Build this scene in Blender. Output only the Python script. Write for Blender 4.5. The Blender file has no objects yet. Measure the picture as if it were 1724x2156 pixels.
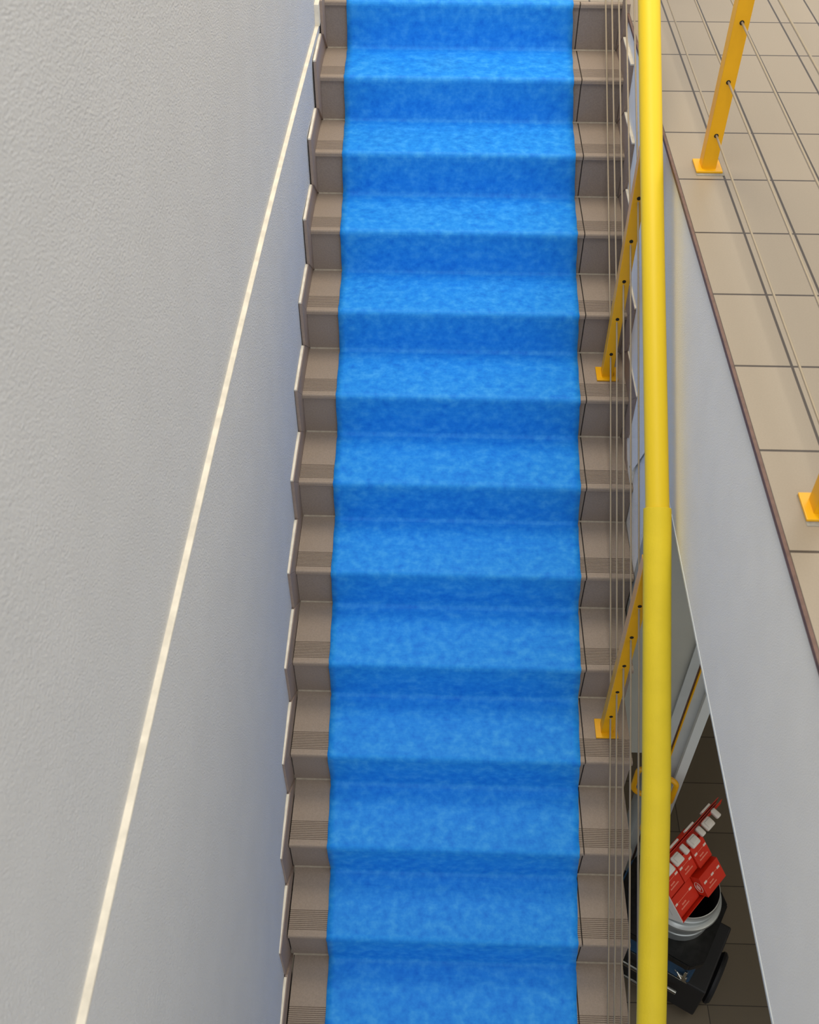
import bpy, bmesh, math, random
from mathutils import Vector, Matrix
random.seed(7)
C = bpy.context.scene.collection
S = bpy.context.scene

# ------------------------------------------------------------------ camera
cam = bpy.data.cameras.new('camera')
cam.sensor_fit = 'HORIZONTAL'
cam.sensor_width = 36.0
cam.lens = 2169.9 / 1724.0 * 36.0
cam.clip_start = 0.02
camo = bpy.data.objects.new('camera', cam)
C.objects.link(camo)
camo.matrix_world = (Matrix.Translation((0.4892, -4.3251, 1.5753)) @ Matrix.Rotation(0.0301, 4, 'Z')
                     @ Matrix.Rotation(0.7578, 4, 'X') @ Matrix.Rotation(-0.0008, 4, 'Z'))
S.camera = camo
cam.dof.use_dof = True
cam.dof.focus_distance = 3.7
cam.dof.aperture_fstop = 8.0

# ------------------------------------------------------------------ light
w = bpy.data.worlds.new('world'); S.world = w; w.use_nodes = True
w.node_tree.nodes['Background'].inputs[0].default_value = (0.94, 0.97, 1.0, 1)
w.node_tree.nodes['Background'].inputs[1].default_value = 0.80

def area(name, loc, size, power, color, target=None):
    l = bpy.data.lights.new(name, 'AREA'); l.shape = 'RECTANGLE'
    l.size, l.size_y = size; l.energy = power; l.color = color
    o = bpy.data.objects.new(name, l); C.objects.link(o); o.location = loc
    if target is not None:
        d = Vector(target) - Vector(loc)
        o.rotation_euler = d.to_track_quat('-Z', 'Y').to_euler()
    return o
# ceiling light panels high above the stairwell and the landing
area('ceiling_panel_light', (0.4, 0.3, 4.2), (1.6, 2.2), 105, (1.0, 0.88, 0.68))
area('ceiling_panel_light', (0.2, -2.8, 4.4), (1.6, 2.2), 66, (0.93, 0.96, 1.0))
area('ceiling_panel_light', (3.2, -0.2, 3.6), (1.4, 1.4), 30, (1.0, 0.88, 0.70))
# cool daylight from glazing behind the camera
area('window_daylight', (0.6, -8.5, 3.0), (4.0, 2.5), 100, (0.95, 0.97, 1.0), (0.6, -2.0, -0.8))
area('lower_fill_light', (3.0, -3.0, -0.74), (1.2, 1.2), 10, (1.0, 0.92, 0.78))  # unseen lamp, added to brighten the dark storey below
S.view_settings.view_transform = 'Standard'
S.view_settings.look = 'None'
S.view_settings.gamma = 1
S.view_settings.exposure = 0.22
S.view_settings.use_curve_mapping = False

# ------------------------------------------------------------------ helpers
def srgb(r, g, b):
    f = lambda c: (c / 255 / 12.92) if c / 255 <= 0.04045 else ((c / 255 + 0.055) / 1.055) ** 2.4
    return (f(r), f(g), f(b), 1)

def mat(name, col, rough=0.6, metal=0.0, noise=0.0, nscale=40.0, bump=0.0, bscale=200.0, bdist=0.001,
        spec=0.5, col2=None, coat=0.0, detail=4.0, tilt=None):
    m = bpy.data.materials.new(name); m.use_nodes = True
    nt = m.node_tree; b = nt.nodes['Principled BSDF']
    b.inputs['Base Color'].default_value = col
    b.inputs['Roughness'].default_value = rough
    b.inputs['Metallic'].default_value = metal
    b.inputs['Specular IOR Level'].default_value = spec
    b.inputs['Coat Weight'].default_value = coat
    tc = nt.nodes.new('ShaderNodeTexCoord')
    if noise > 0 or col2:
        n = nt.nodes.new('ShaderNodeTexNoise'); n.inputs['Scale'].default_value = nscale
        n.inputs['Detail'].default_value = detail
        nt.links.new(tc.outputs['Object'], n.inputs['Vector'])
        r = nt.nodes.new('ShaderNodeValToRGB')
        c2 = col2 or tuple(c * (1 - noise) for c in col[:3]) + (1,)
        r.color_ramp.elements[0].position = 0.35; r.color_ramp.elements[0].color = c2
        r.color_ramp.elements[1].position = 0.65; r.color_ramp.elements[1].color = col
        nt.links.new(n.outputs['Fac'], r.inputs['Fac'])
        nt.links.new(r.outputs['Color'], b.inputs['Base Color'])
    if bump > 0:
        n2 = nt.nodes.new('ShaderNodeTexNoise'); n2.inputs['Scale'].default_value = bscale
        n2.inputs['Detail'].default_value = 2.2; n2.inputs['Roughness'].default_value = 0.5
        nt.links.new(tc.outputs['Object'], n2.inputs['Vector'])
        bp = nt.nodes.new('ShaderNodeBump'); bp.inputs['Strength'].default_value = bump
        bp.inputs['Distance'].default_value = bdist
        nt.links.new(n2.outputs['Fac'], bp.inputs['Height'])
        nt.links.new(bp.outputs['Normal'], b.inputs['Normal'])
    return m

def tile_mat(name, col, grout, bw, rh, loc, mortar=0.003, var=0.05, rough=0.5, offset=0.0, col2=None, dirty=False):
    m = mat(name, col, rough=rough, bump=0.15, bscale=420, bdist=0.0006)
    nt = m.node_tree; b = nt.nodes['Principled BSDF']
    tc = next(n for n in nt.nodes if n.type == 'TEX_COORD')
    mp = nt.nodes.new('ShaderNodeMapping'); mp.inputs['Location'].default_value = loc
    nt.links.new(tc.outputs['Object'], mp.inputs['Vector'])
    br = nt.nodes.new('ShaderNodeTexBrick'); br.offset = offset; br.squash = 1.0
    br.inputs['Scale'].default_value = 1.0
    br.inputs['Brick Width'].default_value = bw; br.inputs['Row Height'].default_value = rh
    br.inputs['Mortar Size'].default_value = mortar; br.inputs['Mortar Smooth'].default_value = 0.1
    br.inputs['Color1'].default_value = col
    br.inputs['Color2'].default_value = col2 or tuple(c * (1 - var) for c in col[:3]) + (1,)
    br.inputs['Mortar'].default_value = grout
    nt.links.new(mp.outputs['Vector'], br.inputs['Vector'])
    n = nt.nodes.new('ShaderNodeTexNoise'); n.inputs['Scale'].default_value = 260
    n.inputs['Detail'].default_value = 3
    nt.links.new(tc.outputs['Object'], n.inputs['Vector'])
    mr = nt.nodes.new('ShaderNodeMapRange'); mr.inputs['To Min'].default_value = 0.90; mr.inputs['To Max'].default_value = 1.08
    nt.links.new(n.outputs['Fac'], mr.inputs['Value'])
    mx = nt.nodes.new('ShaderNodeMix'); mx.data_type = 'RGBA'; mx.blend_type = 'MULTIPLY'; mx.inputs[0].default_value = 1
    nt.links.new(br.outputs['Color'], mx.inputs[6]); nt.links.new(mr.outputs['Result'], mx.inputs[7])
    nt.links.new(mx.outputs[2], b.inputs['Base Color'])
    return m

M = {}
M['tile'] = mat('stair_tile', srgb(153, 137, 122), rough=0.6, noise=0.12, nscale=180, bump=0.35, bscale=330, bdist=0.0012, spec=0.35)
M['riser'] = mat('riser_tile', srgb(146, 132, 121), rough=0.7, noise=0.12, nscale=180, bump=0.35, bscale=330, bdist=0.0012, spec=0.25)
M['grout'] = mat('dark_grout', srgb(52, 45, 40), rough=0.9)
M['lightgrout'] = mat('light_grout', srgb(168, 156, 138), rough=0.9, noise=0.2, nscale=60)
M['skirt'] = mat('skirting_tile', srgb(152, 134, 122), rough=0.55, noise=0.1, nscale=120, bump=0.2, bscale=300, spec=0.3)
M['caulk_lit'] = mat('caulk_lit_cream', srgb(236, 226, 206), rough=0.8, noise=0.18, nscale=25)  # sealant; its cream tone also paints the light on upward faces
M['wall'] = mat('white_plaster', srgb(207, 206, 204), rough=0.8, noise=0.03, nscale=6, bump=1.0, bscale=215, bdist=0.0042, spec=0.2)
M['wallsm'] = mat('white_plaster_fine', srgb(240, 238, 232), rough=0.75, noise=0.03, nscale=8, bump=0.6, bscale=260, bdist=0.0018, spec=0.25)
M['landing'] = tile_mat('landing_tile', srgb(152, 138, 118), srgb(62, 51, 41), 0.1418, 0.30, (-1.2184 + 0.1418 * 40 + .0021, 1.1207 + 0.30 * 30 + .0021, 0), mortar=0.0036, var=0.05, rough=0.42)
M['edge'] = mat('edge_trim', srgb(112, 84, 72), rough=0.6, noise=0.25, nscale=50)
M['lower'] = tile_mat('lower_floor_tile', srgb(112, 100, 82), srgb(46, 40, 34), 0.60, 0.298, (0.52, 0.2, 0), mortar=0.0022, var=0.15, rough=0.45, offset=0.5)
M['yellow'] = mat('yellow_paint', srgb(230, 168, 4), rough=0.36, spec=0.5, noise=0.04, nscale=20)
M['yellowrail'] = mat('yellow_rail_paint', srgb(232, 199, 34), rough=0.5, bump=0.12, bscale=260, spec=0.4)
M['yellowsleeve'] = mat('yellow_sleeve', srgb(230, 202, 44), rough=0.6, bump=0.45, bscale=160, bdist=0.0012, spec=0.3, noise=0.05, nscale=12)
M['steel'] = mat('steel_cable', srgb(158, 143, 120), rough=0.5, metal=0.25)
M['hole'] = mat('hole_dark', srgb(28, 22, 12), rough=0.9)
M['grey'] = mat('grey_wall', srgb(172, 172, 162), rough=0.85, noise=0.05, nscale=5)
M['greylight'] = mat('grey_panel', srgb(186, 190, 188), rough=0.7, noise=0.08, nscale=9)
M['white'] = mat('white_frame', srgb(212, 216, 214), rough=0.5)
M['black'] = mat('black_plastic', srgb(26, 26, 28), rough=0.5)
M['blackmetal'] = mat('black_metal', srgb(40, 40, 40), rough=0.38, metal=0.6, noise=0.4, nscale=30)
M['rubber'] = mat('rubber', srgb(20, 20, 24), rough=0.55)
M['blue'] = mat('blue_panel', srgb(22, 66, 98), rough=0.4)
M['galv'] = mat('galvanised', srgb(196, 200, 198), rough=0.38, metal=0.75, noise=0.12, nscale=14)
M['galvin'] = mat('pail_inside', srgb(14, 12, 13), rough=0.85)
M['chrome'] = mat('chrome', srgb(215, 212, 200), rough=0.18, metal=1.0)
M['red'] = mat('red_card', srgb(214, 46, 20), rough=0.42)
M['redtrans'] = mat('red_film', srgb(206, 58, 50), rough=0.25)
M['orange'] = mat('print_orange', srgb(238, 146, 120), rough=0.5)
M['tag'] = mat('print_white', srgb(236, 214, 200), rough=0.5)
M['cardwhite'] = mat('white_card', srgb(214, 210, 204), rough=0.6)
M['cap'] = mat('white_plastic', srgb(226, 218, 208), rough=0.35)

# blue protective film: mottled
def film():
    m = bpy.data.materials.new('blue_film'); m.use_nodes = True
    nt = m.node_tree; b = nt.nodes['Principled BSDF']
    b.inputs['Roughness'].default_value = 0.55
    b.inputs['Specular IOR Level'].default_value = 0.18
    b.inputs['Sheen Weight'].default_value = 0.0
    b.inputs['Sheen Tint'].default_value = srgb(150, 205, 255)
    tc = nt.nodes.new('ShaderNodeTexCoord')
    n = nt.nodes.new('ShaderNodeTexNoise'); n.inputs['Scale'].default_value = 30; n.inputs['Detail'].default_value = 9
    n.inputs['Roughness'].default_value = 0.62
    nt.links.new(tc.outputs['Object'], n.inputs['Vector'])
    r = nt.nodes.new('ShaderNodeValToRGB')
    e = r.color_ramp.elements
    e[0].position = 0.28; e[0].color = srgb(18, 120, 222)
    e[1].position = 0.80; e[1].color = srgb(72, 170, 240)
    x = e.new(0.5); x.color = srgb(34, 142, 232)
    nt.links.new(n.outputs['Fac'], r.inputs['Fac']); nt.links.new(r.outputs['Color'], b.inputs['Base Color'])
    # fine cross ripples of the cloth
    mp = nt.nodes.new('ShaderNodeMapping'); mp.inputs['Scale'].default_value = (6, 110, 110)
    nt.links.new(tc.outputs['Object'], mp.inputs['Vector'])
    n2 = nt.nodes.new('ShaderNodeTexNoise'); n2.inputs['Scale'].default_value = 1.0; n2.inputs['Detail'].default_value = 2
    n2.inputs['Distortion'].default_value = 0.6
    nt.links.new(mp.outputs['Vector'], n2.inputs['Vector'])
    n3 = nt.nodes.new('ShaderNodeTexNoise'); n3.inputs['Scale'].default_value = 190
    nt.links.new(tc.outputs['Object'], n3.inputs['Vector'])
    b1 = nt.nodes.new('ShaderNodeBump'); b1.inputs['Strength'].default_value = 0.22; b1.inputs['Distance'].default_value = 0.003
    b2 = nt.nodes.new('ShaderNodeBump'); b2.inputs['Strength'].default_value = 0.2; b2.inputs['Distance'].default_value = 0.001
    nt.links.new(n2.outputs['Fac'], b1.inputs['Height']); nt.links.new(n3.outputs['Fac'], b2.inputs['Height'])
    nt.links.new(b1.outputs['Normal'], b2.inputs['Normal']); nt.links.new(b2.outputs['Normal'], b.inputs['Normal'])
    return m
M['film'] = film()

def obj(name, bm, m, parent=None, smooth=False, mats=None):
    me = bpy.data.meshes.new(name)
    bmesh.ops.recalc_face_normals(bm, faces=bm.faces)
    bm.to_mesh(me); bm.free()
    for x in (mats or [m]): me.materials.append(x)
    if smooth:
        for p in me.polygons: p.use_smooth = True
    o = bpy.data.objects.new(name, me); C.objects.link(o)
    if parent: o.parent = parent
    return o

def smooth_angle(o, ang=0.7):
    for p in o.data.polygons: p.use_smooth = True
    try: o.data.set_sharp_from_angle(angle=ang)
    except Exception: pass
    return o

def thing(name, label, cat, loc=(0, 0, 0), group=None, rot=None):
    o = bpy.data.objects.new(name, None); C.objects.link(o); o.location = loc
    o.empty_display_size = 0.1
    if rot is not None: o.rotation_euler = rot
    o['label'] = label; o['category'] = cat
    if group: o['group'] = group
    return o

def tag(o, label, cat, group=None):
    o['label'] = label; o['category'] = cat
    if group: o['group'] = group
    return o

def struct(o, label=None):
    o['kind'] = 'structure'
    if label: o['label'] = label
    return o

def box(bm, lo, hi, mt=None, mi=0):
    v = [Vector((x, y, z)) for x in (lo[0], hi[0]) for y in (lo[1], hi[1]) for z in (lo[2], hi[2])]
    if mt: v = [mt @ p for p in v]
    vs = [bm.verts.new(p) for p in v]
    for q in ((0, 1, 3, 2), (4, 6, 7, 5), (0, 4, 5, 1), (2, 3, 7, 6), (0, 2, 6, 4), (1, 5, 7, 3)):
        f = bm.faces.new([vs[i] for i in q]); f.material_index = mi
    return vs

def bevel_box(bm, lo, hi, r, mt=None, seg=2):
    b2 = bmesh.new(); box(b2, lo, hi)
    bmesh.ops.bevel(b2, geom=b2.edges[:], offset=r, segments=seg, affect='EDGES', profile=0.5)
    if mt: bmesh.ops.transform(b2, matrix=mt, verts=b2.verts)
    me = bpy.data.meshes.new('t'); b2.to_mesh(me); b2.free(); bm.from_mesh(me); bpy.data.meshes.remove(me)

def prism(bm, pts, d0, d1, axis='X', mt=None, mi=0):
    """polygon pts (2D) extruded along axis from d0 to d1. axis X: pts=(y,z); Z: pts=(x,y)"""
    def P(p, d):
        v = {'X': Vector((d, p[0], p[1])), 'Y': Vector((p[0], d, p[1])), 'Z': Vector((p[0], p[1], d))}[axis]
        return mt @ v if mt else v
    a = [bm.verts.new(P(p, d0)) for p in pts]; b = [bm.verts.new(P(p, d1)) for p in pts]
    n = len(pts)
    bm.faces.new(a).material_index = mi; bm.faces.new(b[::-1]).material_index = mi
    for i in range(n): bm.faces.new((a[i], a[(i + 1) % n], b[(i + 1) % n], b[i])).material_index = mi

def tube(bm, pts, r, seg=16, closed=False, cap=True):
    pts = [Vector(p) for p in pts]; n = len(pts); rings = []
    up = None
    for i, p in enumerate(pts):
        if closed: t = (pts[(i + 1) % n] - pts[i - 1]).normalized()
        else: t = (pts[min(i + 1, n - 1)] - pts[max(i - 1, 0)]).normalized()
        if up is None:
            up = Vector((0, 0, 1)) if abs(t.z) < .9 else Vector((1, 0, 0))
        s = t.cross(up).normalized(); u = s.cross(t).normalized(); up = u
        rr = r[i] if isinstance(r, (list, tuple)) else r
        rings.append([bm.verts.new(p + rr * (math.cos(a) * s + math.sin(a) * u)) for a in [2 * math.pi * k / seg for k in range(seg)]])
    m = n if closed else n - 1
    for i in range(m):
        A, B = rings[i], rings[(i + 1) % n]
        for k in range(seg): bm.faces.new((A[k], A[(k + 1) % seg], B[(k + 1) % seg], B[k]))
    if cap and not closed:
        bm.faces.new(rings[0][::-1]); bm.faces.new(rings[-1])

def lathe(bm, prof, seg=64, center=(0, 0, 0), closed=False):
    c = Vector(center); rings = []
    for r, z in prof:
        rings.append([bm.verts.new(c + Vector((r * math.cos(a), r * math.sin(a), z))) for a in [2 * math.pi * k / seg for k in range(seg)]])
    for i in range(len(prof) - 1 + (1 if closed else 0)):
        A, B = rings[i], rings[(i + 1) % len(prof)]
        for k in range(seg): bm.faces.new((A[k], A[(k + 1) % seg], B[(k + 1) % seg], B[k]))
    return rings

# ------------------------------------------------------------------ stair data
R0, H0 = 0.265, 0.190
Y = [-0.0536, -0.3144, -0.5758, -0.8392, -1.1011, -1.3729, -1.6412, -1.9085, -2.1792, -2.4398, -2.6912, -2.9368, -3.2025]
Z = [0.0, -0.188, -0.3687, -0.5501, -0.7354, -0.9208, -1.1143, -1.3067, -1.497, -1.6907, -1.8809, -2.0691, -2.2583]
NS = 20
while len(Y) < NS:
    Y.append(Y[-1] - R0); Z.append(Z[-1] - H0)
ZF = -3.70                       # lower floor
Z[NS - 1] = ZF
for i in range(13, NS): Z[i] = Z[12] + (ZF - Z[12]) * (i - 12) / (NS - 1 - 12)
OV = 0.012                       # nosing overhang
def XLc(y): return -0.001 + 0.0105 * (max(y, -3.3) + 1.55) ** 2
def XSc(y): return 1.0605 - 0.0080 * (max(y, -3.3) + 1.75) ** 2
def XRf(y): return 1.2035 + 0.0125 * min(1, -y / 1.4)
def XRc(y): return XRf(y) if y > -1.5 else 1.2335 if y > -1.8 else 1.2335 - 0.0165 * min(1, (-1.8 - y) / 1.1)
def Wc(y): return -0.0185 + 0.0042 * (max(y, -4.4) + 2.5) ** 2
def stairz(y):
    for i in range(NS):
        if y > Y[i]: return Z[i]
    return ZF

def slope_z(y):    # pitch line through the nosings
    if y >= Y[0]: return 0.0 + (y - Y[0]) * H0 / R0
    for k in range(NS - 1):
        if y >= Y[k + 1]:
            f = (y - Y[k]) / (Y[k + 1] - Y[k]); return Z[k] + f * (Z[k + 1] - Z[k])
    return ZF


# ------------------------------------------------------------------ structure: floors, slab, walls
XE = 1.2184
bm = bmesh.new()
prism(bm, [(XE, -7.0), (5.2, -7.0), (5.2, 3.6), (-1.2, 3.6), (-1.2, Y[0] + 0.02), (XE, Y[0] + 0.02)], -0.012, 0.0, 'Z')
floor = struct(obj('floor', bm, M['landing']), 'beige upper floor of narrow rectangular tiles with dark joints')
bm = bmesh.new()
box(bm, (XE + .0016, -7.0, -0.70), (5.2, 3.6, -0.0125))
struct(obj('wall_edge', bm, M['wallsm']), 'thick white plastered slab edge under the upper tiled floor')
bm = bmesh.new()
box(bm, (-1.2, Y[0] + 0.032, -0.70), (XE + .0010, 3.6, -0.0125))
struct(obj('wall_head', bm, M['wallsm']), 'slab carrying the floor at the head of the stairs')
# brown edge strip along the well
bm = bmesh.new(); box(bm, (XE - 0.0085, -7.0, -0.012), (XE - 0.0005, Y[0] - .003, 0.0005))
struct(obj('trim_1', bm, M['edge']), 'narrow brown tile edge strip along the stairwell opening')
bm = bmesh.new(); box(bm, (XE - 0.0015, -7.0, -0.0165), (XE + .0012, Y[0] - .003, -0.0122))
struct(obj('trim_2', bm, M['grout']), 'dark joint below the tile edge strip')
# plaster corner bead along the slab's lower edge
bm = bmesh.new(); box(bm, (XE - .001, -7.0, -0.706), (XE + .009, -1.75, -0.697))
struct(obj('trim_3', bm, M['white']), 'pale corner bead on the lower edge of the slab')

bm = bmesh.new(); box(bm, (-1.2, -7.0, ZF - 0.05), (5.2, 3.6, ZF))
struct(obj('floor_lower', bm, M['lower']), 'dark brown tiled floor of the storey below')

# left wall, upper part (slightly set back) and lower part with a ledge between
zl = -0.048
bm = bmesh.new()
ys = [3.6 - i * 0.2 for i in range(54)]
def strip(bm, rows):
    g = [[bm.verts.new(p) for p in r] for r in rows]
    for a, b in zip(g, g[1:]):
        for i in range(len(a) - 1): bm.faces.new((a[i], a[i + 1], b[i + 1], b[i]))
strip(bm, [[(Wc(min(y, 0.0)) - 0.007, y, zl + .0), (Wc(min(y, 0.0)) - 0.007, y, 3.4), (-0.3, y, 3.4), (-0.3, y, zl)] for y in ys])
struct(obj('wall_left', bm, M['wall']), 'rough white plastered wall left of the stairs, upper part')
bm = bmesh.new()
ys2 = [0.0 - i * 0.1 for i in range(71)]
def xlow(y, z):
    zs_ = slope_z(y) + .12
    t = min(1.0, max(0.0, (zl - z) / max(0.05, zl - zs_)))
    return (Wc(y) + 0.006) * (1 - t) + (XLc(y) - 0.012) * t
rows = []
for y in ys2:
    zb = stairz(y) - 0.25
    n = 10
    rows.append([(-0.2, y, zl)] + [(xlow(y, zl + (zb - zl) * k / n), y, zl + (zb - zl) * k / n) for k in range(n + 1)])
strip(bm, rows)
o = struct(obj('wall_left_lower', bm, M['wall']), 'white plastered wall beside the stairs, below the ledge')
smooth_angle(o, 0.5)
bm = bmesh.new()
strip(bm, [[(Wc(y) - 0.008, y, zl + .0012), (Wc(y) + 0.0065, y, zl + .0012), (Wc(y) + 0.0065, y, zl - .004)] for y in ys2])  # ledge of the plaster wall; light on its top is put into the cream colour
struct(obj('trim_4', bm, M['caulk_lit']), 'plaster ledge line along the left wall at floor level, coloured cream as a lit top')
# piece of wall at the head of the stairs, left
# landing's left edge: closes upper floor against wall
# right side wall below the landing (upper seven steps), stepped lower edge
def zig(k0, k1, dy, dz):
    """zigzag following the steps, shifted by (-dy, +dz)"""
    p = []
    for k in range(k0, k1 + 1):
        p.append((Y[k] - dy, Z[k] + dz)); p.append((Y[k] - dy, Z[k + 1] + dz))
    return p
YW = -2.0
bm = bmesh.new()
rc = (-1.578, -1.064); rr_ = 0.036
arc = [(rc[0] + rr_ * math.cos(t_), rc[1] + rr_ * math.sin(t_)) for t_ in [math.radians(a_) for a_ in range(160, 331, 17)]]
box(bm, (1.2188, -7.0, -0.698), (1.2199, Y[0] - .04, -0.0168))
prism(bm, [(-1.90, -.698), (-1.75, -.80), (-1.64, -1.00)] + arc + [(-1.506, -1.092), (-1.40, -1.085), (-1.25, -1.02), (-1.0, -.85), (-.85, -.75)][:4] + [(-.80, -.698)], 1.2188, 1.2199, 'X')
struct(obj('wall_right', bm, M['wallsm']), 'white wall with a rounded lower end between the upper steps and the landing slab')
bm = bmesh.new()
box(bm, (1.2345, YW + .1205, ZF), (1.30, Y[0] + .02, -0.7005))
struct(obj('wall_right_core', bm, M['wallsm']), 'body of the white side wall below the slab')
bm = bmesh.new()
prism(bm, [(-1.610, -.7004), (-1.610, -1.1138), (-1.40, -1.1138), (-1.20, -.98), (-.86, -.7004)], 1.2201, 1.2344, 'X')
prism(bm, [(1.2201, -.7003), (1.2344, -1.25), (1.2344, -.7003)], YW + .13, -1.612, 'Y')
struct(obj('wall_right_filler', bm, M['wallsm']), 'plaster filling between the side wall and its rounded end')
# screw hole in the rounded end
bm = bmesh.new(); tube(bm, [(1.2182, -1.570, -1.070), (1.2195, -1.570, -1.070)], .0042, 14)
struct(obj('trim_14', bm, M['hole']), 'small screw hole in the rounded end of the right side wall')

# lower storey back wall facing the stairs' foot, with doorway and white post
YW = -2.0
bm = bmesh.new()
prism(bm, [(1.2345, -.7005), (1.490, -.7005), (1.490, -2.36), (1.301, -2.36), (1.301, ZF), (1.2345, ZF)], YW, YW + .12, 'Y')
struct(obj('wall_back', bm, M['grey']), 'grey wall of the lower storey under the landing')
bm = bmesh.new(); box(bm, (1.490, YW - .012, ZF), (1.528, YW + .12, -.7005))
struct(obj('trim_5', bm, M['greylight']), 'pale vertical panel strip on the lower wall')
bm = bmesh.new(); box(bm, (1.528, YW, ZF), (1.5395, YW + .12, -.7005))
struct(obj('trim_6', bm, M['edge']), 'brown vertical joint on the lower wall')
bm = bmesh.new(); box(bm, (1.5395, YW - .008, -2.95), (1.5455, YW + .12, -.7005))
struct(obj('trim_7', bm, M['yellow']), 'thin yellow vertical edge line on the lower wall')
bm = bmesh.new(); box(bm, (1.5455, YW, ZF), (1.592, YW + .12, -.7005))
struct(obj('trim_8', bm, M['greylight']), 'grey vertical strip beside the white door frame')
bm = bmesh.new(); box(bm, (1.592, YW - .02, ZF), (1.632, YW + .12, -.7005))
struct(obj('door_1', bm, M['white']), 'white vertical door frame at the end of the lower wall')
bm = bmesh.new(); box(bm, (-1.2, 1.2, ZF), (5.2, 1.3, -.70))
struct(obj('wall_far', bm, M['grey']), 'dark far wall of the lower storey')
bm = bmesh.new(); box(bm, (5.2, -7.0, ZF), (5.3, 3.6, 3.4))
struct(obj('wall_side', bm, M['wallsm']), 'white wall at the far side of the upper floor')

# ------------------------------------------------------------------ staircase
st = thing('staircase', 'straight tiled staircase with grooved brown treads descending between wall and landing', 'staircase', (0, 0, 0))
def tread_profile(y0, y1, zt, th=0.03, groove=True):
    """profile in (y,z), nose at y0 (towards -Y), back at y1"""
    p = [(y1, zt - th), (y1, zt)]
    if groove:
        g0, g1, n = y0 + 0.094, y0 + 0.026, 11
        for i in range(n):
            yc = g0 + (g1 - g0) * i / (n - 1)
            p += [(yc + 0.0019, zt), (yc + 0.0009, zt - 0.0032), (yc - 0.0009, zt - 0.0032), (yc - 0.0019, zt)]
    p += [(y0 + 0.008, zt), (y0 + 0.003, zt - 0.0016), (y0 + 0.0005, zt - 0.006), (y0 + 0.0005, zt - 0.017), (y0 + 0.003, zt - 0.021), (y0 + OV + .006, zt - 0.022), (y0 + OV + .006, zt - th)]
    return p
XGap = 0.0022
for k in range(NS):
    y0 = Y[k]; zt = Z[k]
    y1 = Y[k - 1] + OV if k else Y[0] + 0.10
    if k == NS - 1: break
    xl, xs, xr = XLc(y0), XSc(y0), XRc(y0)
    if k == 0:
        y1 = Y[0] + 0.018
    pr = tread_profile(y0, y1, zt, groove=(k > 0))
    for (a, b) in ((xl, xs - XGap), (xs + XGap, xr)):
        bm = bmesh.new(); prism(bm, pr, a, b, 'X')
        obj('tread', bm, M['tile'], st)
    # riser under this nosing, two tiles with a joint
    zr0 = Z[k + 1]
    for (a, b) in ((xl, xs - XGap), (xs + XGap, xr - .002)):
        bm = bmesh.new(); box(bm, (a, y0 + OV, zr0 + 0.003), (b, y0 + OV + 0.01, zt - 0.024))
        obj('riser', bm, M['riser'], st)
# grout bed / concrete body behind the tiles
bm = bmesh.new()
pts = [(Y[0] + .018, Z[0] - 0.012)]
for k in range(NS - 1):
    pts.append((Y[k] + OV + .004, Z[k] - 0.012))
    pts.append((Y[k] + OV + .004, Z[k + 1] - 0.0045 if k < NS - 2 else ZF))
pts += [(Y[NS - 2] + 0.45, ZF), (Y[0] + .018, -0.40)]
prism(bm, pts, 0.025, 1.2000, 'X')
obj('body', bm, M['grout'], st)
# light grout fillets at the foot of each riser
bm = bmesh.new()
for k in range(NS - 2):
    yr = Y[k] + OV; z0 = Z[k + 1]; x0 = XLc(Y[k]) + .004; x1 = XRc(Y[k]) - .003
    prism(bm, [(yr, z0 + .004), (yr - .005, z0 + .0003), (yr, z0 + .0003)], x0, x1, 'X')
obj('grout_fillet', bm, M['lightgrout'], st)

# skirting tiles, left
def skirt(name, k0, k1, x_in, x_out, label, caulk_name, side, calk_label, endcut=None):
    bm = bmesh.new(); bc = bmesh.new()
    dY, dZ = 0.098, 0.098
    for k in range(k0, k1 + 1):
        ym = (Y[k] + (Y[k - 1] if k else Y[0] + .2)) / 2
        a, b = x_in(ym), x_out(ym)
        yb = (Y[k - 1] if k else Y[0]) - dY        # outer concave corner y
        # horizontal piece over tread k : from nosing-dY back to previous riser
        if k > 0:
            y_back = Y[k - 1] + OV
            pts = [(Y[k] - dY + .022, Z[k] + .0005), (y_back, Z[k] + .0005), (y_back, Z[k] + .04), (yb, Z[k] + dZ), (Y[k] - dY + .003, Z[k] + dZ + .004), (Y[k] - dY, Z[k] + dZ - .004)]
            if k == k1 and endcut is not None:     # last piece tapers down to the rounded wall end
                prism(bm, [(-1.556, Z[k] + .0005), (y_back, Z[k] + .0005), (y_back, Z[k] + .090), (-1.440, Z[k] + .076), (-1.506, Z[k] + .030)], a, b, 'X')
                continue
            prism(bm, [(Y[k] + .0, Z[k] + .0005), (y_back, Z[k] + .0005), (yb, Z[k] + dZ - .001), (Y[k] - dY + .002, Z[k] + dZ)], a, b, 'X')
            w_ = 0.006
            prism(bc, [(yb - .01, Z[k] + dZ), (yb - .01, Z[k] + dZ + w_), (Y[k] - dY + .002, Z[k] + dZ + w_), (Y[k] - dY + .002, Z[k] + dZ)],
                  min(a, b) - (0.001 if side < 0 else -.000), max(a, b) - (.003 if side < 0 else 0.0), 'X')
        if k < k1 or endcut is None:
            # vertical piece in front of riser k
            tz = .034 if k == 0 else Z[k] + dZ - .001
            prism(bm, [(Y[k] + .0, tz if k == 0 else Z[k] - .001), (Y[k] - dY + .002, tz), (Y[k] - dY, Z[k + 1] + dZ), (Y[k] + OV, Z[k + 1] + .0005), (Y[k] + OV, Z[k] - .001)], a, b, 'X')
    struct(obj(name, bm, M['skirt']), label)
    struct(obj(caulk_name, bc, M['caulk_lit']), calk_label)
bm = bmesh.new(); box(bm, (-.0062, Y[0] - .13, -.047), (0.0146, Y[0] + .5, .033))
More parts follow.
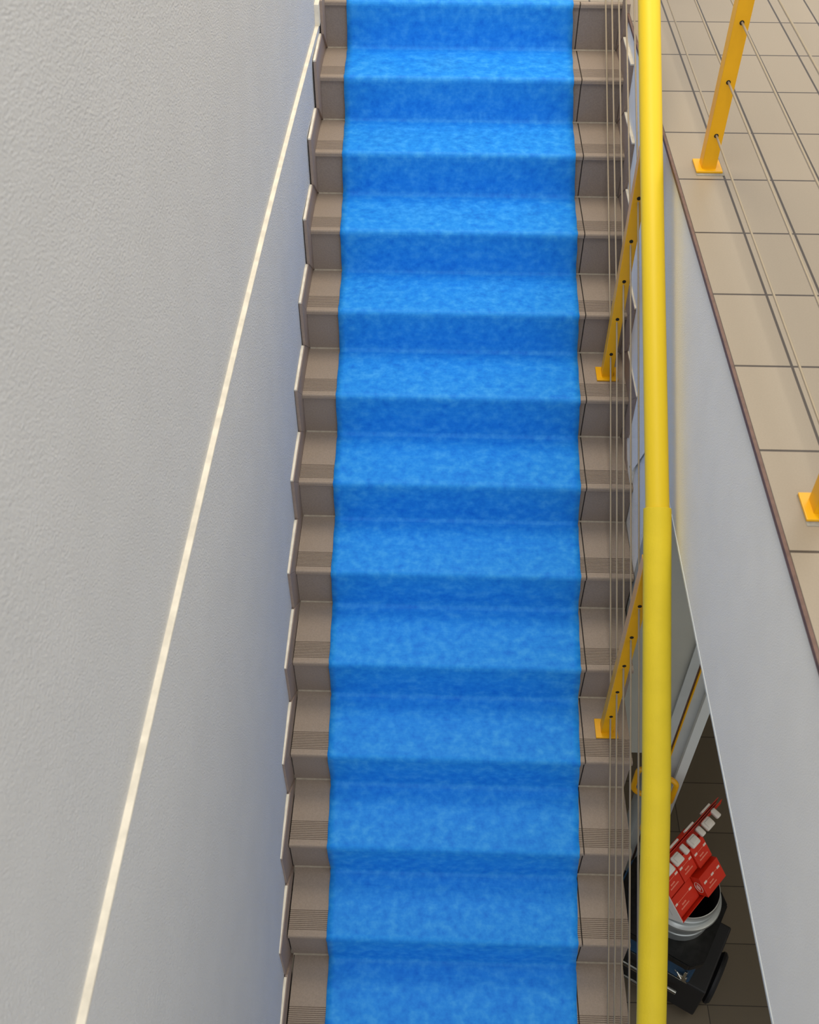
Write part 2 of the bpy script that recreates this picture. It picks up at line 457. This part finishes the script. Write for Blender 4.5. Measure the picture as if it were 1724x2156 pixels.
struct(obj('trim_15', bm, M['caulk_lit']), 'cream filler between the left wall and the skirting at the head of the stairs')
skirt('baseboard_left', 0, 17, lambda y: XLc(y) - .011, lambda y: XLc(y) - .0002, 'stepped brown skirting tiles along the left wall', 'trim_9', -1, 'cream sealant on top of the left skirting')
skirt('baseboard_right', 0, 6, lambda y: 1.2186, lambda y: XRf(y) + .0003, 'stepped brown skirting tiles along the right side wall', 'trim_10', 1, 'cream sealant on top of the right skirting', endcut=1)

# ------------------------------------------------------------------ blue runner
rn = [(0.112, 1.013), (0.116, 1.020), (0.119, 1.027), (0.122, 1.033), (0.125, 1.037), (0.126, 1.039), (0.129, 1.040), (0.133, 1.040), (0.139, 1.039), (0.147, 1.038), (0.155, 1.035)]
rb = [(0.108, 1.024), (0.109, 1.027), (0.112, 1.034), (0.118, 1.040), (0.120, 1.045), (0.122, 1.048), (0.124, 1.049), (0.126, 1.050), (0.132, 1.050), (0.141, 1.051), (0.150, 1.048), (0.154, 1.047)]
def nE(k): return (0.112, 1.010) if k < 1 else (rn[k - 1] if k <= 11 else (0.158, 1.034))
def bE(k): return rb[k - 1] if 1 <= k <= 12 else (0.158, 1.045)
path = []   # (y, z, xl, xr, kind)
t = 0.0035
path.append((0.60, 0.0 + t, 0.112, 1.01)); path.append((0.2, t, 0.112, 1.01))
for k in range(0, NS - 1):
    a = nE(k); b = bE(k + 1)
    y0, z0 = Y[k], Z[k]
    for (dy, dz) in ((0.04, t), (0.018, t), (0.010, t - .0004), (0.003, t - .0022), (-0.002, -0.004), (-0.0052, -0.011), (-0.0062, -0.020), (-0.0055, -0.032)):
        path.append((y0 + dy, z0 + dz, a[0], a[1]))
    zb = Z[k + 1]
    hh = z0 - zb
    for f, dy in ((.35, -.0045), (.55, -.003), (.72, -.002)):
        path.append((y0 + dy, z0 - hh * f, a[0] + (b[0] - a[0]) * f, a[1] + (b[1] - a[1]) * f))
    rr = 0.016 + random.random() * .008
    for ang in (10, 30, 50, 70, 85):
        s, c = math.sin(math.radians(ang)), math.cos(math.radians(ang))
        path.append((y0 - .001 - rr * (1 - c), zb + t + rr * (1 - s), b[0], b[1]))
    y_next = Y[k + 1] if k + 1 < NS - 1 else Y[k] - .9
    yy0 = y0 - rr - .012
    n2 = nE(k + 1)
    for f in (0.0, .12, .25, .4, .55, .7, .85):
        yv = yy0 + (y_next + .04 - yy0) * f
        path.append((yv, zb + t, b[0] + (n2[0] - b[0]) * f, b[1] + (n2[1] - b[1]) * f))
bm = bmesh.new()
NX = 36
rows = []
for i, (y, z, xl, xr) in enumerate(path):
    row = []
    for j in range(NX + 1):
        f = j / NX
        x = xl + (xr - xl) * f + (0.0008 * math.sin(i * 1.3) if j in (0, NX) else 0)
        flut = 0.0012 * math.sin(j * 0.9 + i * 0.35) * math.sin(i * 0.8 + j * .21)
        row.append(Vector((x, y, z + abs(flut) * 0.6)))
    rows.append(row)
strip(bm, rows)
run = obj('stair_runner', bm, M['film'], smooth=True)
sol = run.modifiers.new('s', 'SOLIDIFY'); sol.thickness = 0.0018; sol.offset = 1
tag(run, 'bright blue fleece protective runner covering the middle of the steps', 'runner')

# ------------------------------------------------------------------ railings
def railing_post(parent, x, y, zbase, height, hz, wx=0.041, wy=0.042, plate=0.080, px=0.0):
    bm = bmesh.new(); bevel_box(bm, (x - wx / 2, y - wy / 2, zbase + .005), (x + wx / 2, y + wy / 2, zbase + height), 0.0025)
    p = obj('post', bm, M['yellow'], parent)
    bm = bmesh.new(); bevel_box(bm, (x - plate / 2 + px, y - plate / 2, zbase + .001), (x + plate / 2 + px, y + plate / 2, zbase + .008), 0.0015)
    pl = obj('base_plate', bm, M['yellow'], p)
    for h in hz:
        bm = bmesh.new(); tube(bm, [(x, y - wy / 2 - .0009, zbase + h), (x, y + wy / 2 + .0009, zbase + h)], 0.0066, 16)
        obj('cable_hole', bm, M['hole'], p)
    return p

sr = thing('stair_railing', 'yellow stair railing with thick top handrail, posts and steel cables', 'railing', (1.16, -1.15, 0))
def rel(o, root):
    o.parent = root; o.matrix_parent_inverse = Matrix.Translation(-Vector(root.location)); return o
# post positions: (x, y, base z)
P0 = (1.14, -0.18, Z[1]); P1 = (1.1473, -1.2235, Z[5]); P2 = (1.142, -2.303, Z[9])
hs1 = (0.115, 0.273, 0.433, 0.593, 0.753)
hs2 = (0.118, 0.273, 0.428, 0.586, 0.747)
class Root: pass
def parent_all(root, objs):
    for o in objs:
        o.parent = root; o.matrix_parent_inverse = Matrix.Translation(-Vector(root.location))
a = railing_post(None, *P1, 0.915, hs1); b = railing_post(None, *P2, 0.945, hs2)
# handrail: follows the pitch of the stairs, a smooth upper length and a thicker sleeved lower length
rail_pts = [(1.147, -0.793, 0.373), (1.152, -1.257, 0.032), (1.164, -2.185, -0.650)]
rail_lo = [(1.164, -2.185, -0.650), (1.156, -2.82, -1.115), (1.135, -3.437, -1.568), (1.128, -3.95, -1.945)]
up0 = (1.145, -0.30, 0.735)
bm = bmesh.new(); tube(bm, [up0] + rail_pts + [(1.1635, -2.20, -0.661)], 0.0352, 40)
hr = obj('handrail', bm, M['yellowrail'], None, smooth=True)
bm = bmesh.new()
q = [Vector(p) for p in rail_lo]; d0 = (q[1] - q[0]).normalized()
tube(bm, [q[0], q[0] + d0 * .0012, q[1], q[2], q[3]], [0.0395, 0.0412, 0.0412, 0.0412, 0.0412], 44)
hs = smooth_angle(obj('handrail_sleeve', bm, M['yellowsleeve'], None), .6)
hs['label'] = 'thicker lemon yellow sleeve over the lower handrail'
cables = []
for i in range(5):
    p1 = Vector((P1[0], P1[1], P1[2] + hs1[i])); p2 = Vector((P2[0], P2[1], P2[2] + hs2[i]))
    d = (p2 - p1) / (p2.y - p1.y)
    pu = p1 + d * (0.05 - p1.y); pu.x = 1.1473 - .016 - i * .0012
    pd = p2 + d * (-3.70 - p2.y); pd.x = 1.142 - .020 + i * .001
    bm = bmesh.new(); tube(bm, [pu, p1, p2, pd], 0.0031, 10)
    cables.append(obj('cable', bm, M['steel'], None, smooth=True))
parent_all(sr, [a, b, hr, hs] + cables)

lr = thing('landing_railing', 'yellow guard railing with square posts and steel cables on the upper floor edge', 'railing', (1.31, -2.0, 0))
PA = (1.3165, -1.3485, 0.0); PB = (1.3110, -2.800, 0.0); PC = (1.322, 0.103, 0.0); PD = (1.305, -4.25, 0.0)
hl = (0.113, 0.274, 0.440, 0.602, 0.764)
prt = [railing_post(None, *p, 1.0, hl, 0.044, 0.046, 0.080) for p in (PC, PA, PB, PD)]
for i in range(5):
    bm = bmesh.new(); tube(bm, [(p[0], p[1], hl[i] + .001) for p in (PC, PA, PB, PD)], 0.0031, 10)
    prt.append(obj('cable', bm, M['steel'], None, smooth=True))
bm = bmesh.new(); tube(bm, [(1.322, 0.3, 1.02), (1.305, -4.4, 1.02)], 0.0352, 32)
prt.append(obj('handrail', bm, M['yellowrail'], None, smooth=True))
parent_all(lr, prt)
# grey mortar pads under the landing post plates
for i, (p, lb) in enumerate(((PA, 'grey mortar pad under the far landing post'), (PB, 'grey mortar pad under the near landing post'))):
    bm = bmesh.new(); bevel_box(bm, (p[0] - .0405, p[1] - .052, 0.0003), (p[0] + .044, p[1] + .040, 0.0012), 0.0004)
    struct(obj('trim_%d' % (11 + i), bm, mat('mortar_%d' % i, srgb(150, 144, 130), rough=.9, noise=.2, nscale=90)), lb)

# ------------------------------------------------------------------ machine under the landing
B = Vector((1.787, -2.653, 0)); E1 = Vector((.498, .867, 0)); E2 = Vector((-.867, .498, 0))
MF = Matrix(((E1.x, E2.x, 0, B.x), (E1.y, E2.y, 0, B.y), (0, 0, 1, ZF), (0, 0, 0, 1)))   # local (u, v, height above floor)
mc = thing('cleaning_machine', 'dark boxy wheeled machine with blue front panel standing under the landing', 'machine', (0, 0, 0))
mc.matrix_world = MF
bm = bmesh.new(); bevel_box(bm, (0, 0, .05), (.355, .60, .35), .008)
obj('chassis', bm, M['black'], mc)
bm = bmesh.new(); bevel_box(bm, (0.0, .085, .352), (.33, .53, .545), .01)
obj('blue_body', bm, M['blue'], mc)
bm = bmesh.new()
c_ = 0.05
prism(bm, [(-.035 + c_, .065), (.37 - c_, .065), (.37, .065 + c_), (.37, .52 - c_), (.37 - c_, .52), (-.035 + c_, .52), (-.035, .52 - c_), (-.035, .065 + c_)], .548, .60, 'Z')
bmesh.ops.bevel(bm, geom=bm.edges[:], offset=.006, segments=2, affect='EDGES')
obj('cover', bm, M['blackmetal'], mc)
def wheel(u, v, r, wd):
    bm = bmesh.new()
    n = 40; prof = [(r * .55, 0), (r * .9, 0), (r, .012), (r, wd - .012), (r * .9, wd), (r * .55, wd)]
    lathe(bm, prof, n); 
    for s_ in (0, wd):
        vs = [bm.verts.new((r * .56 * math.cos(2 * math.pi * k / n), r * .56 * math.sin(2 * math.pi * k / n), s_ + (.006 if s_ == 0 else -.006))) for k in range(n)]
        bm.faces.new(vs)
    bmesh.ops.transform(bm, matrix=Matrix.Translation((u, v, r + .001)) @ Matrix.Rotation(math.radians(90), 4, 'X'), verts=bm.verts)
    o = smooth_angle(obj('wheel', bm, M['rubber'], mc), .6)
wheel(.19, -.008, .13, .035)
wheel(.19, .645, .13, .035)
# latch and hinge hardware
for (u, v) in ((-.006, .13), (-.006, .42)):
    bm = bmesh.new()
    bevel_box(bm, (u - .012, v - .03, .40), (u, v + .012, .43), .003)
    la = obj('latch', bm, M['chrome'], mc)
    bm = bmesh.new(); bevel_box(bm, (u - .018, v - .022, .43), (u - .006, v - .008, .50), .002); obj('latch_lever', bm, M['chrome'], la)
    bm = bmesh.new(); tube(bm, [(u - .02, v - .03, .415), (u - .03, v - .005, .45), (u - .02, v + .02, .47), (u - .012, v + .03, .46)], .004, 8)
    obj('latch_hook', bm, M['chrome'], la)
for zz, l_ in ((.27, .055), (.13, .09)):
    bm = bmesh.new(); tube(bm, [(-.030, .06 + l_, zz), (-.030, .52, zz)], .012, 16)
    fb = obj('front_bar', bm, M['chrome'], mc)
    for vv in (.20, .42):
        bm = bmesh.new(); box(bm, (-.03, vv, zz - .006), (0.0, vv + .012, zz + .006)); obj('bar_bracket', bm, M['chrome'], fb)
bm = bmesh.new(); box(bm, (-.002, .09, .348), (.0, .56, .354)); obj('panel_edge', bm, M['chrome'], mc)

# silver pail on the machine
pc = (1.652, -2.370)
pail = thing('metal_pail', 'round galvanised metal pail with dark inside standing on the dark machine', 'pail', (pc[0], pc[1], ZF + .602))
bm = bmesh.new()
prof = [(.132, 0.0), (.143, 0.0), (.1445, .01), (.144, .055), (.1475, .06), (.1475, .066), (.144, .071), (.146, .115), (.150, .120), (.163, .150), (.1665, .160), (.164, .170),
        (.152, .176), (.1475, .18), (.1465, .205), (.149, .209), (.149, .214), (.1455, .218), (.1405, .246), (.1425, .250), (.1395, .2505)]
lathe(bm, prof, 96)
smooth_angle(obj('pail_shell', bm, M['galv'], pail), .6)
bm = bmesh.new()
lathe(bm, [(.1385, .2495), (.1375, .20), (.132, .01)], 72)
n = 72; bm.faces.new([bm.verts.new((.132 * math.cos(2 * math.pi * k / n), .132 * math.sin(2 * math.pi * k / n), .01)) for k in range(n)])
smooth_angle(obj('pail_inside', bm, M['galvin'], pail), .6)['label'] = 'black inside of the pail'

# red display carton leaning on the pail
F0 = Vector((1.591, -2.562, -2.78)); U = Vector((.679, .734, 0)).normalized(); V = Vector((-.482, .446, .754)); V = (V - V.dot(U) * U).normalized(); N = U.cross(V)
MC = Matrix(((U.x, V.x, N.x, F0.x), (U.y, V.y, N.y, F0.y), (U.z, V.z, N.z, F0.z), (0, 0, 0, 1)))
LU, LV, DP = .293, .240, .085
ct = thing('display_carton', 'open red display carton with white outer side, tilted on the pail rim', 'carton')
ct.matrix_world = MC
bm = bmesh.new()
w_ = .003
for lo, hi in (((0, 0, -DP), (LU, LV, -DP + w_)), ((0, 0, -DP), (LU, w_, 0)), ((0, LV - w_, -DP), (LU, LV, 0)), ((LU - w_, 0, -DP), (LU, LV, 0)), ((w_, 0, -DP), (2 * w_, LV, 0))):
    box(bm, lo, hi)
obj('tray', bm, M['red'], ct)
bm = bmesh.new(); box(bm, (-.0005, -.0005, -DP), (w_ - .0002, LV, -.001))
obj('outer_side', bm, M['cardwhite'], ct)['label'] = 'white outer side of the carton'
bm = bmesh.new()
for i in range(9): box(bm, (-.0012, .03 + i * .006, -.045), (-.0005, .034 + i * .006, -.0435))
obj('small_print', bm, mat('print_grey', srgb(150, 148, 144), rough=.7), ct)

def product_box(u0, v0, lu, lv, top, label, logo=False, tags=((.04, .0), (.76, 0)), text=True, rz=0.0, h=.06):
    t_ = thing('product_box', label, 'box', group='red product boxes in the display carton')
    t_.matrix_world = MC @ Matrix.Translation((u0, v0, top)) @ Matrix.Rotation(rz, 4, 'Z')
    bm = bmesh.new(); bevel_box(bm, (0, 0, -h), (lu, lv, 0), .0012, seg=1)
    obj('carton', bm, M['red'], t_)
    e = .0004
    for a in tags:
        bm = bmesh.new(); box(bm, (a[0] * lu, lv * .58, e * .2), (a[0] * lu + .018, lv * .58 + .010, e * 2)); obj('tag_print', bm, M['tag'], t_)
    bm = bmesh.new(); box(bm, (tags[0][0] * lu + .018, lv * .58 + .0036, e * .2), (tags[-1][0] * lu, lv * .58 + .0054, e))
    x = .18 * lu
    rnd = random.Random(int(u0 * 1000) + 5)
    for row, (vv, n_, x0, hh) in enumerate(((lv * .38, 6, .30 * lu, .0078), (lv * .24, 12, .20 * lu, .0072))):
        x = x0
        for j in range(n_):
            wd = .0030 + rnd.random() * .0012
            box(bm, (x, vv, e * .2), (x + wd, vv + hh * (1 if j in (0, 4) else .8), e)); x += wd + .0011
    obj('text_print', bm, M['orange'], t_)
    if logo:
        bm = bmesh.new()
        # oval ring with a rounded badge in it on the end face (u = 0)
        cx, cz = lv * .45, -.030
        def oval(ra, rb_, off, r):
            pts = [(-off, cx + ra * math.cos(a), cz + rb_ * math.sin(a)) for a in [2 * math.pi * k / 40 for k in range(40)]]
            tube(bm, pts, r, 6, closed=True)
        oval(.027, .019, .0003, .0016)
        vs = [bm.verts.new((-.0008, cx + .013 * math.cos(a), cz + .011 * math.sin(a))) for a in [2 * math.pi * k / 24 for k in range(24)]]
        bm.faces.new(vs)
        for s_ in (-1, 1):
            box(bm, (-.0009, cx + s_ * .014 - .004, cz - .002), (-.0003, cx + s_ * .014 + .004, cz + .002))
        obj('logo_print', bm, M['tag'], t_)
    return t_
product_box(.008, .008, .142, .104, -.016, 'red box in the carton nearest the white side, partly under the raised box')
product_box(.153, .012, .136, .104, .034, 'raised long red box with a pale oval logo on its end', logo=True, tags=((.10, 0), (.48, 0), (.80, 0)), h=.10)
product_box(.008, .128, .096, .104, -.004, 'red box at the lower left of the back row, half hidden by the handrail', h=.06)
product_box(.106, .128, .092, .104, .002, 'red box in the middle of the back row, shaded by its neighbours', h=.06)
product_box(.200, .124, .089, .108, .014, 'red box at the upper right end of the back row', h=.07)

# yellow handle on a stem at the back of the machine
zt_ = -2.395
A_ = Vector((1.408, -2.050, zt_)); B_ = Vector((1.562, -2.116, zt_)); dn = Vector((0, 0, -.20))
def rounded(pts, r, n=6):
    out = []
    m = len(pts)
    for i in range(m):
        p = pts[i]; a_ = (pts[i - 1] - p).normalized(); b_ = (pts[(i + 1) % m] - p).normalized()
        s0 = p + a_ * r; s1 = p + b_ * r
        for k in range(n + 1):
            t_ = k / n
            out.append(s0 * (1 - t_) ** 2 + p * 2 * t_ * (1 - t_) + s1 * t_ ** 2)
    return out
MI = MF.inverted()
ring = rounded([A_, B_, B_ + dn, A_ + dn], .042)
bm = bmesh.new(); tube(bm, [MI @ p for p in ring], .012, 16, closed=True)
hd = obj('handle', bm, M['yellow'], mc, smooth=True); hd['label'] = 'yellow rounded loop handle'
bm = bmesh.new()
s0 = (A_ + B_) / 2 + dn
tube(bm, [MI @ (s0 + Vector((0, 0, 0))), MI @ (s0 + Vector((0, -.02, -.25))), Vector((.37, .40, .42)), Vector((.366, .40, .25))], .0105, 14)
obj('handle_stem', bm, M['yellow'], mc, smooth=True)

# upright red strip of plug packs behind the carton
E0 = Vector((1.499, -2.376, -2.55)); E1_ = Vector((1.757, -2.121, -2.50))
Dd = (E1_ - E0); LD = Dd.length; Dd.normalize()
camp = Vector((0.4892, -4.3251, 1.5753)); nv = (camp - (E0 + E1_) / 2).normalized(); nv = (nv - nv.dot(Dd) * Dd).normalized()
Qd = Dd.cross(nv).normalized()
MS = Matrix(((Dd.x, Qd.x, nv.x, E0.x), (Dd.y, Qd.y, nv.y, E0.y), (Dd.z, Qd.z, nv.z, E0.z), (0, 0, 0, 1)))
bs = thing('blister_strip', 'red strip of white plastic plugs standing up along the back of the display carton', 'packaging')
bs.matrix_world = MS
def sheet(u0, u1, q0, dq, dep, mm, name='card', th=.0018):
    bm = bmesh.new()
    prism(bm, [(q0, 0), (q0 + th, 0), (q0 + dq + th, -dep), (q0 + dq, -dep)], u0, u1, 'X')
    return obj(name, bm, mm, bs)
sheet(-.09, LD * .99, .000, .006, .06, M['red'])
sheet(-.09, LD * .92, .008, .008, .055, M['redtrans'])
sheet(LD * .60, LD * 1.0, .016, .008, .05, M['red'])
pos = [(-.30, 'b'), (-.08, 'b'), (.083, 'b'), (.23, 's'), (.376, 'b'), (.527, 's'), (.66, 'b'), (.82, 's')]
for t_, k_ in pos:
    w2, h2 = ((.049, .045) if k_ == 'b' else (.026, .044))
    q0 = .020 if k_ == 'b' else .016
    if t_ > .6: q0 -= .003
    bm = bmesh.new(); bevel_box(bm, (t_ * LD - w2 / 2, q0, -.020), (t_ * LD + w2 / 2, q0 + h2, .004), .007, seg=3)
    if k_ == 'b': bevel_box(bm, (t_ * LD - w2 * .28, q0 + h2 * .2, .003), (t_ * LD + w2 * .45, q0 + h2 * .8, .008), .003)
    smooth_angle(obj('plug', bm, M['cap'], bs), .8)
for t_ in (.20, .48, .79):
    bm = bmesh.new(); bevel_box(bm, (t_ * LD - .030, -.012, -.035), (t_ * LD + .026, -.002, -.004), .003)
    obj('back_plate', bm, M['cap'], bs)
